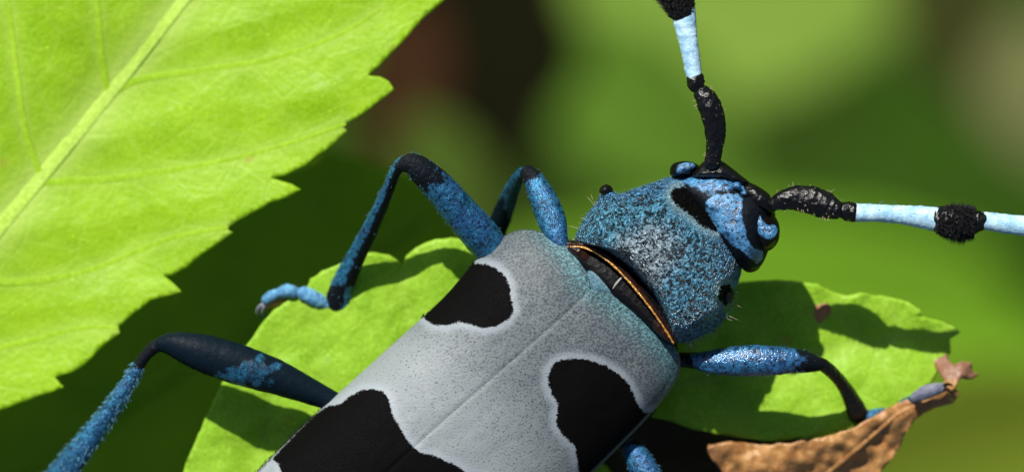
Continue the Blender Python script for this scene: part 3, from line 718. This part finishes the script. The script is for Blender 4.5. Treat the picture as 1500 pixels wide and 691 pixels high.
pillow('blue_patch', [(1105,317),(1112,313),(1117,322),(1124,329),(1134,329),(1139,336),(1136,346),(1126,351),(1114,346),(1106,333)], (1120,336), 0.02, 0.15, 0.3, M['head'], e1, n=6, rings=16, attrs={'mask': lambda X, Y: 0*X+1})
e2 = pillow('eye', [(981,250),(986,240),(1000,236),(1016,238),(1026,246),(1018,256),(998,259),(984,258)], (1003,248), -1.0, 0.7, 0.8, M['eye'], BT, n=6, rings=30, label='dark eye at the root of the upright antenna')
pillow('blue_patch', [(991,248),(994,241),(1004,238),(1016,239),(1018,245),(1008,250),(997,254),(991,253)], (1004,245), -0.38, 0.16, 0.3, M['head'], e2, n=6, rings=16, attrs={'mask': lambda X, Y: 0*X+1})
pillow('cheek', [(1084,362),(1092,368),(1102,380),(1114,386),(1110,395),(1098,399),(1088,394),(1083,378)], (1097,384), -1.3, 0.75, 0.6, M['brown'], BT, n=6, rings=20)
tube('amber_edge', [(1078,338,-0.45,1.6,2),(1082,355,-0.5,1.8,2),(1086,375,-0.65,2.0,2),(1088,392,-1.0,1.5,2)], M['gold'], BT, n=6, seg=8)

# antennae
def tuft(parent, a, b, n, L, r, seed, lean=0.6, bias=(0, 0)):
    R = np.random.default_rng(seed)
    t = R.uniform(0, 1, n); th = R.uniform(0, 2*math.pi, n)
    a = np.array(a, float); b = np.array(b, float)       # px, py, z, radius px
    c = a[None]*(1-t[:, None]) + b[None]*t[:, None]
    ax = (b-a)[:2]/np.hypot(*(b-a)[:2]); sd_ = np.array([-ax[1], ax[0]])
    rr = c[:, 3]
    ox, oz = np.cos(th), np.sin(th)
    bx = c[:, 0] + sd_[0]*ox*rr; by = c[:, 1] + sd_[1]*ox*rr; bz = c[:, 2] + oz*rr/K
    ln = L*R.uniform(0.45, 1.1, n)*(0.35 + 0.75*np.sin(math.pi*np.clip(t, .04, .96)))
    wob = R.normal(0, .25, (n, 3))
    dx = sd_[0]*ox + ax[0]*lean + wob[:, 0] + bias[0]; dy = sd_[1]*ox + ax[1]*lean + wob[:, 1] + bias[1]; dz = oz + wob[:, 2]
    hairs('hair_tuft', W(bx, by, bz), W(bx + dx*ln, by + dy*ln, bz + dz*ln/K), r/K, M['hair_black'], parent)

def bristles(parent, path, n, L, r, seed, mat='hair_pale', spread=1.0, lean=0.5):
    """sparse bristles standing off a limb; path rows px, py, z, half width"""
    R = np.random.default_rng(seed); P = crom(path, 12)
    i = R.integers(1, len(P)-1, n); T = P[i+1] - P[i-1]; T2 = T[:, :2]/np.hypot(T[:, 0], T[:, 1])[:, None]
    sd_ = np.stack([-T2[:, 1], T2[:, 0]], -1); th = R.uniform(0, 2*math.pi, n); ox, oz = np.cos(th), np.sin(th)
    q = P[i]; rr = q[:, 3]
    bx = q[:, 0] + sd_[:, 0]*ox*rr; by = q[:, 1] + sd_[:, 1]*ox*rr; bz = q[:, 2] + oz*rr/K*0.8
    ln = L*R.uniform(0.4, 1.2, n); wob = R.normal(0, .3, (n, 3))
    dx = sd_[:, 0]*ox*spread + T2[:, 0]*lean + wob[:, 0]; dy = sd_[:, 1]*ox*spread + T2[:, 1]*lean + wob[:, 1]; dz = oz*spread + wob[:, 2]
    hairs('bristles', W(bx, by, bz), W(bx+dx*ln, by+dy*ln, bz+dz*ln/K), r/K, M[mat], parent)

def segment(parent, rows, blue, seed):
    return tube('antenna_segment', rows, M['ant_blue'] if blue else M['black'], parent, n=12, seg=28, rough=0.05, seed=seed)

A1 = empty('antenna', W(1045, 240, 0), BT); A1['label'] = 'upright antenna, black at the root then pale blue'
r1 = [(1043,240,0.0,12,12),(1046,222,0.1,12,12),(1048,198,0.2,15,14),(1045,172,0.3,17,16),(1037,150,0.35,17,16),(1028,136,0.35,13,13)]
tube('scape', r1, M['black'], A1, n=10, seg=28, rough=0.05)
tube('pedicel', [(1024,132,0.35,9,9),(1020,124,0.35,13,12),(1018,114,0.35,13,12)], M['black'], A1, n=8, seg=24, rough=.06)
segment(A1, [(1018,116,0.35,11.5,11),(1014,96,0.38,12.5,11),(1010,70,0.4,13.5,12),(1005,45,0.4,15.5,13),(1001,18,0.4,18,14)], True, 3)
segment(A1, [(1001,22,0.42,17,14),(992,0,0.45,22,18),(984,-22,0.45,24,19),(978,-40,0.45,15,14)], False, 4)
tuft(A1, (1001,24,0.42,16), (982,-30,0.45,22), 2600, 11, 0.5, 5, 0.9)
segment(A1, [(977,-38,0.45,11,10),(970,-90,0.5,13,11),(958,-160,0.5,15,12)], True, 6)
segment(A1, [(959,-158,0.5,16,13),(953,-180,0.5,20,16),(947,-200,0.5,12,12)], False, 7)
tuft(A1, (958,-160,0.5,14), (949,-192,0.5,18), 500, 14, 0.8, 8, 0.9)
bristles(A1, [r[:4] for r in r1], 70, 6, 0.32, 9)

A2 = empty('antenna', W(1137, 298, 0), BT); A2['label'] = 'horizontal antenna, black root then pale blue with a bushy black ring'
r2 = [(1132,300,0.0,9,9),(1145,294,0.05,14,13),(1165,290,0.12,18,13),(1188,293,0.18,20.5,14),(1210,301,0.22,19.5,14),(1226,308,0.24,14,14)]
tube('scape', r2, M['black'], A2, n=10, seg=28, rough=0.05)
tube('pedicel', [(1230,308,0.24,10,9),(1240,309,0.24,14,13),(1251,311,0.24,14.5,13)], M['black'], A2, n=8, seg=24, rough=.06)
segment(A2, [(1254,311.5,0.24,13.5,12),(1285,312,0.25,13,12),(1315,314,0.25,13.5,12),(1345,317,0.25,16,14),(1378,322,0.25,18,15)], True, 13)
segment(A2, [(1368,320,0.25,17,15),(1385,323,0.25,22,19),(1408,326,0.25,24,20),(1430,324,0.25,17,16),(1443,323,0.25,12,12)], False, 14)
tuft(A2, (1372,321,0.25,17), (1428,325,0.25,21), 3600, 10, 0.5, 15, 0.3, (0, 0.4))
segment(A2, [(1440,323,0.25,13,12),(1470,327,0.25,14,12),(1510,332,0.25,15.5,13),(1560,340,0.25,17,14)], True, 16)
segment(A2, [(1556,340,0.25,18,15),(1580,344,0.25,22,18),(1604,348,0.25,12,12)], False, 17)
tuft(A2, (1558,341,0.25,16), (1596,346,0.25,18), 500, 14, 0.8, 18, 0.5)
bristles(A2, [r[:4] for r in r2], 80, 6, 0.32, 19)
bristles(A2, [(1254,311,0.24,13),(1310,313,0.25,13),(1372,321,0.25,17)], 50, 6, 0.3, 20, 'hair_blue', lean=1.2)

# legs
def clipu(f): return lambda X, Y, u, s, v: np.clip(f(X, Y, u, s, v), -1, 1)
def leg(label, base): 
    o = empty('leg', W(*base), BT); o['label'] = label; return o
L1 = leg('left middle leg, blue thigh with a black knee', (730,370,-2.2))
r = [(742,385,-2.3,22,20),(722,366,-2.0,26,22),(700,340,-1.6,27.5,23),(672,308,-1.2,26,22),(645,277,-0.8,24,20),(622,254,-0.5,21,18),(604,241,-0.4,17,15),(592,240,-0.45,12,12)]
tube('femur', r, M['leg'], L1, n=12, seg=36, rough=.03, attr=clipu(lambda X, Y, u, s, v: ((X-596)*0.62+(Y-235)*0.78-50)/45 + .3*vnoise(X, Y, 8, 79)))
bristles(L1, [q[:4] for q in r], 240, 3.2, 0.24, 31, 'hair_blue', lean=-0.9)
r = [(600,238,-0.5,10,10),(588,240,-0.6,9.5,9),(578,254,-0.9,8.5,9),(563,290,-1.6,10,10),(545,330,-2.4,12,11),(522,375,-3.3,14.5,12),(503,415,-4.0,17.5,13),(491,452,-4.5,21,12)]
tube('tibia', r, M['leg'], L1, n=12, seg=30, rough=.04, endk=.25, attr=clipu(lambda X, Y, u, s, v: (s*1.2 - 0.45*np.clip((.5-u)*3, 0, 1))*np.clip((u-.05)*4, -1, 1)*np.where(Y > 418, -1, 1) + np.where(Y > 418, -.6, 0)))
bristles(L1, [q[:4] for q in r], 210, 3.2, 0.24, 32, 'hair_blue', lean=0.9)
for k, rr in enumerate(([(478,446,-4.35,8,7),(464,438,-4.2,11,9),(446,430,-4.15,11.5,9),(436,428,-4.2,6,6)], [(438,429,-4.2,5.5,6),(424,426,-4.1,10.5,9),(411,428,-4.1,8,7)], [(410,429,-4.15,5.5,6),(400,432,-4.15,8,7),(388,440,-4.2,6,6)])):
    tt = tube('tarsus', rr, M['leg_tarsus'], L1, n=8, seg=20, rough=.12, seed=40+k)
    fur_on(tt, L1, 200, 3, 0.26, M['hair_blue2'], 130+k, (-1, -.1, 0), .3)
tube('sole_pad', [(480,454,-4.5,5,4),(450,444,-4.45,7,4),(425,440,-4.42,6,4),(400,443,-4.42,8,4),(388,448,-4.42,5,4)], M['pad'], L1, n=8, seg=12, rough=.15)
for dx in (-3, 4): tube('claw', [(388,444,-4.3,3,3),(382+dx,450,-4.25,2.6,2.6),(380+dx,458,-4.4,1.8,1.8),(384+dx,464,-4.6,.8,.8)], M['grey'], L1, n=6, seg=8)

L2 = leg('left front leg, blue thigh bent up behind the shoulder', (825,365,-1.6))
r = [(826,366,-1.2,9,9),(818,350,-1.25,15,13),(808,322,-1.4,21,17),(796,292,-1.6,20,17),(783,266,-1.8,16,14),(772,252,-1.9,12,11)]
tube('femur', r, M['leg'], L2, n=12, seg=32, rough=.03, attr=clipu(lambda X, Y, u, s, v: (Y-268+ (X-770)*.5)/14))
bristles(L2, [q[:4] for q in r], 120, 3.2, 0.24, 33, 'hair_blue', lean=-0.9)
r = [(774,252,-1.9,9,9),(762,256,-2.2,9,9),(750,278,-3.0,12,10),(738,308,-3.9,15,11),(728,335,-4.5,16,10),(722,350,-4.8,14,8)]
tube('tibia', r, M['leg_dark'], L2, n=12, seg=28, rough=.04, attr=clipu(lambda X, Y, u, s, v: (300-Y)/25 + .2 - s*.8))
tube('tarsus', [(722,352,-4.7,8,6),(705,362,-4.7,10,7),(690,368,-4.7,6,5)], M['leg_tarsus'], L2, n=8, seg=16)

L3 = leg('left hind leg, black thigh with a dark blue patch', (490,588,-2.2))
r = [(520,598,-2.3,13,14),(490,588,-2.2,15,15),(450,571,-2.1,20,17),(405,552,-2.0,26,20),(360,537,-1.9,29.5,22),(320,524,-1.9,30,22),(285,513,-1.9,26,20),(255,504,-2.0,19,16),(236,503,-2.1,12,12)]
BPAT = [(322,552),(345,540),(362,530),(385,527),(404,533),(400,550),(380,562),(350,562)]
tube('femur', r, M['leg_dark'], L3, n=12, seg=40, rough=.02, attr=clipu(lambda X, Y, u, s, v: np.where(v > 0, np.maximum(sdf(BPAT, X, Y)/30+.12 + .25*vnoise(X, Y, 9, 77), -.62 + .15*np.exp(-((X-300)/60)**2)), -1)))
r = [(240,502,-2.1,9,9),(228,507,-2.15,10,10),(216,517,-2.2,9,9),(205,532,-2.3,9,9),(186,565,-2.6,11.5,11),(160,603,-3.0,14,12),(128,645,-3.5,17,13),(95,688,-4.0,20,13),(60,735,-4.6,22,13)]
tube('tibia', r, M['leg'], L3, n=12, seg=32, rough=.04, attr=clipu(lambda X, Y, u, s, v: (Y-538)/12))
bristles(L3, [q[:4] for q in r[3:]], 700, 4.5, 0.26, 34, 'hair_blue', lean=1.1)
bristles(L3, [q[:4] for q in r[3:]], 350, 5, 0.24, 37, 'hair_blue2', lean=1.3)
tube('tarsus', [(58,738,-4.7,8,7),(40,755,-4.8,14,9),(15,770,-4.9,13,8),(-20,785,-5,9,7)], M['leg_tarsus'], L3, n=8, seg=16)

L4 = leg('right front leg, glossy blue thigh over the shadowed leaf', (995,528,-2.4))
r = [(985,526,-2.4,11,10),(1005,527,-2.3,11.5,10),(1022,528,-2.25,13,11)]
tube('trochanter', r, M['black'], L4, n=8, seg=20)
r = [(1010,527,-2.1,8,9),(1030,529,-1.9,15,13),(1060,529,-1.75,20,16),(1095,528,-1.6,23,18),(1130,528,-1.6,22,17),(1160,528,-1.7,19,15),(1182,530,-1.9,16,13),(1198,533,-2.1,11,11)]
tube('femur', r, M['leg_gloss'], L4, n=12, seg=36, rough=.03, attr=clipu(lambda X, Y, u, s, v: np.minimum((1178-X)/45 - .1 + .25*vnoise(X, Y, 7, 78), (X-1014)/14) - .55*(v < -.1)))
bristles(L4, [q[:4] for q in r], 210, 3.2, 0.24, 35, 'hair_blue', lean=0.9)
r = [(1192,532,-2.05,9,9),(1205,534,-2.2,10,9.5),(1222,548,-2.7,9.5,10),(1238,568,-3.35,10.5,10),(1250,590,-3.85,13.5,11),(1257,606,-4.2,16,10)]
tube('tibia', r, M['black'], L4, n=12, seg=28, rough=.04)
tube('tarsus', [(1262,610,-4.3,8,7),(1280,608,-4.35,10,7),(1300,601,-4.5,8,6)], M['leg'], L4, n=8, seg=16)
tube('tarsus', [(1300,602,-4.55,6,6),(1325,590,-4.5,7,6),(1342,582,-4.1,7,6)], M['leg'], L4, n=8, seg=16)
tube('tarsus', [(1340,582,-3.75,8,7),(1356,574,-3.65,10.5,8),(1372,569,-3.65,9,8),(1382,567,-3.7,7,6)], M['grey'], L4, n=8, seg=16)
for dy in (-4, 4): tube('claw', [(1380,568+dy*.5,-3.65,3,3),(1388,566+dy,-3.55,2.6,2.6),(1395,570+dy*1.5,-3.7,1.5,1.5)], M['brown'], L4, n=6, seg=8)

L5 = leg('right middle leg, blue thigh coming out under the wing case', (910,645,-2.6))
tube('trochanter', [(895,630,-2.7,14,12),(912,644,-2.6,15,13),(926,658,-2.6,14,12)], M['black'], L5, n=8, seg=20)
r = [(916,646,-2.6,11,10),(928,660,-2.55,17,15),(942,685,-2.5,21,18),(955,715,-2.5,24,20),(968,760,-2.5,24,20),(985,810,-2.5,15,14)]
tube('femur', r, M['leg'], L5, n=12, seg=32, rough=.03, attr=clipu(lambda X, Y, u, s, v: (Y-650)/8))
bristles(L5, [q[:4] for q in r], 240, 3.2, 0.24, 36, 'hair_blue', lean=0.9)
tube('tibia', [(985,810,-2.5,10,10),(1010,840,-3.2,12,11),(1050,880,-4.5,16,12),(1070,900,-5,15,12)], M['leg_dark'], L5, n=10, seg=24)

# pale bristles round the pronotum and along the body edge
def edge_hairs(pts, n, L, r, seed, z, mat, spreadz=0.4):
    R = np.random.default_rng(seed); P = crom(pts, 20); i = R.integers(1, len(P)-1, n)
    T = P[i+1]-P[i-1]; T /= np.hypot(T[:, 0], T[:, 1])[:, None]; nn = np.stack([T[:, 1], -T[:, 0]], -1)
    b = P[i] - nn*3; ln = L*R.uniform(.35, 1.15, n); wob = R.normal(0, .35, (n, 2))
    t = b + (nn + wob)*ln[:, None]; zz = z + R.uniform(-.3, .3, n)
    hairs('bristles', W(b[:, 0], b[:, 1], zz), W(t[:, 0], t[:, 1], zz + R.uniform(-.2, spreadz, n)), r/K, M[mat], BT)
edge_hairs([(1003,503),(1022,496),(1045,484),(1062,466),(1074,440)][::-1], 60, 16, 0.45, 71, -1.4, 'hair_pale')
edge_hairs([(1003,503),(1022,496),(1045,484),(1062,466),(1074,440),(1088,400)][::-1], 160, 5, 0.3, 72, -1.3, 'hair_blue')
edge_hairs([(843,352),(850,330),(866,308),(880,297)], 7, 26, 0.5, 73, -1.4, 'hair_pale')
edge_hairs([(843,352),(850,330),(866,308),(880,297),(902,286),(930,276),(960,266),(1000,256)], 160, 5, 0.3, 74, -1.3, 'hair_blue')
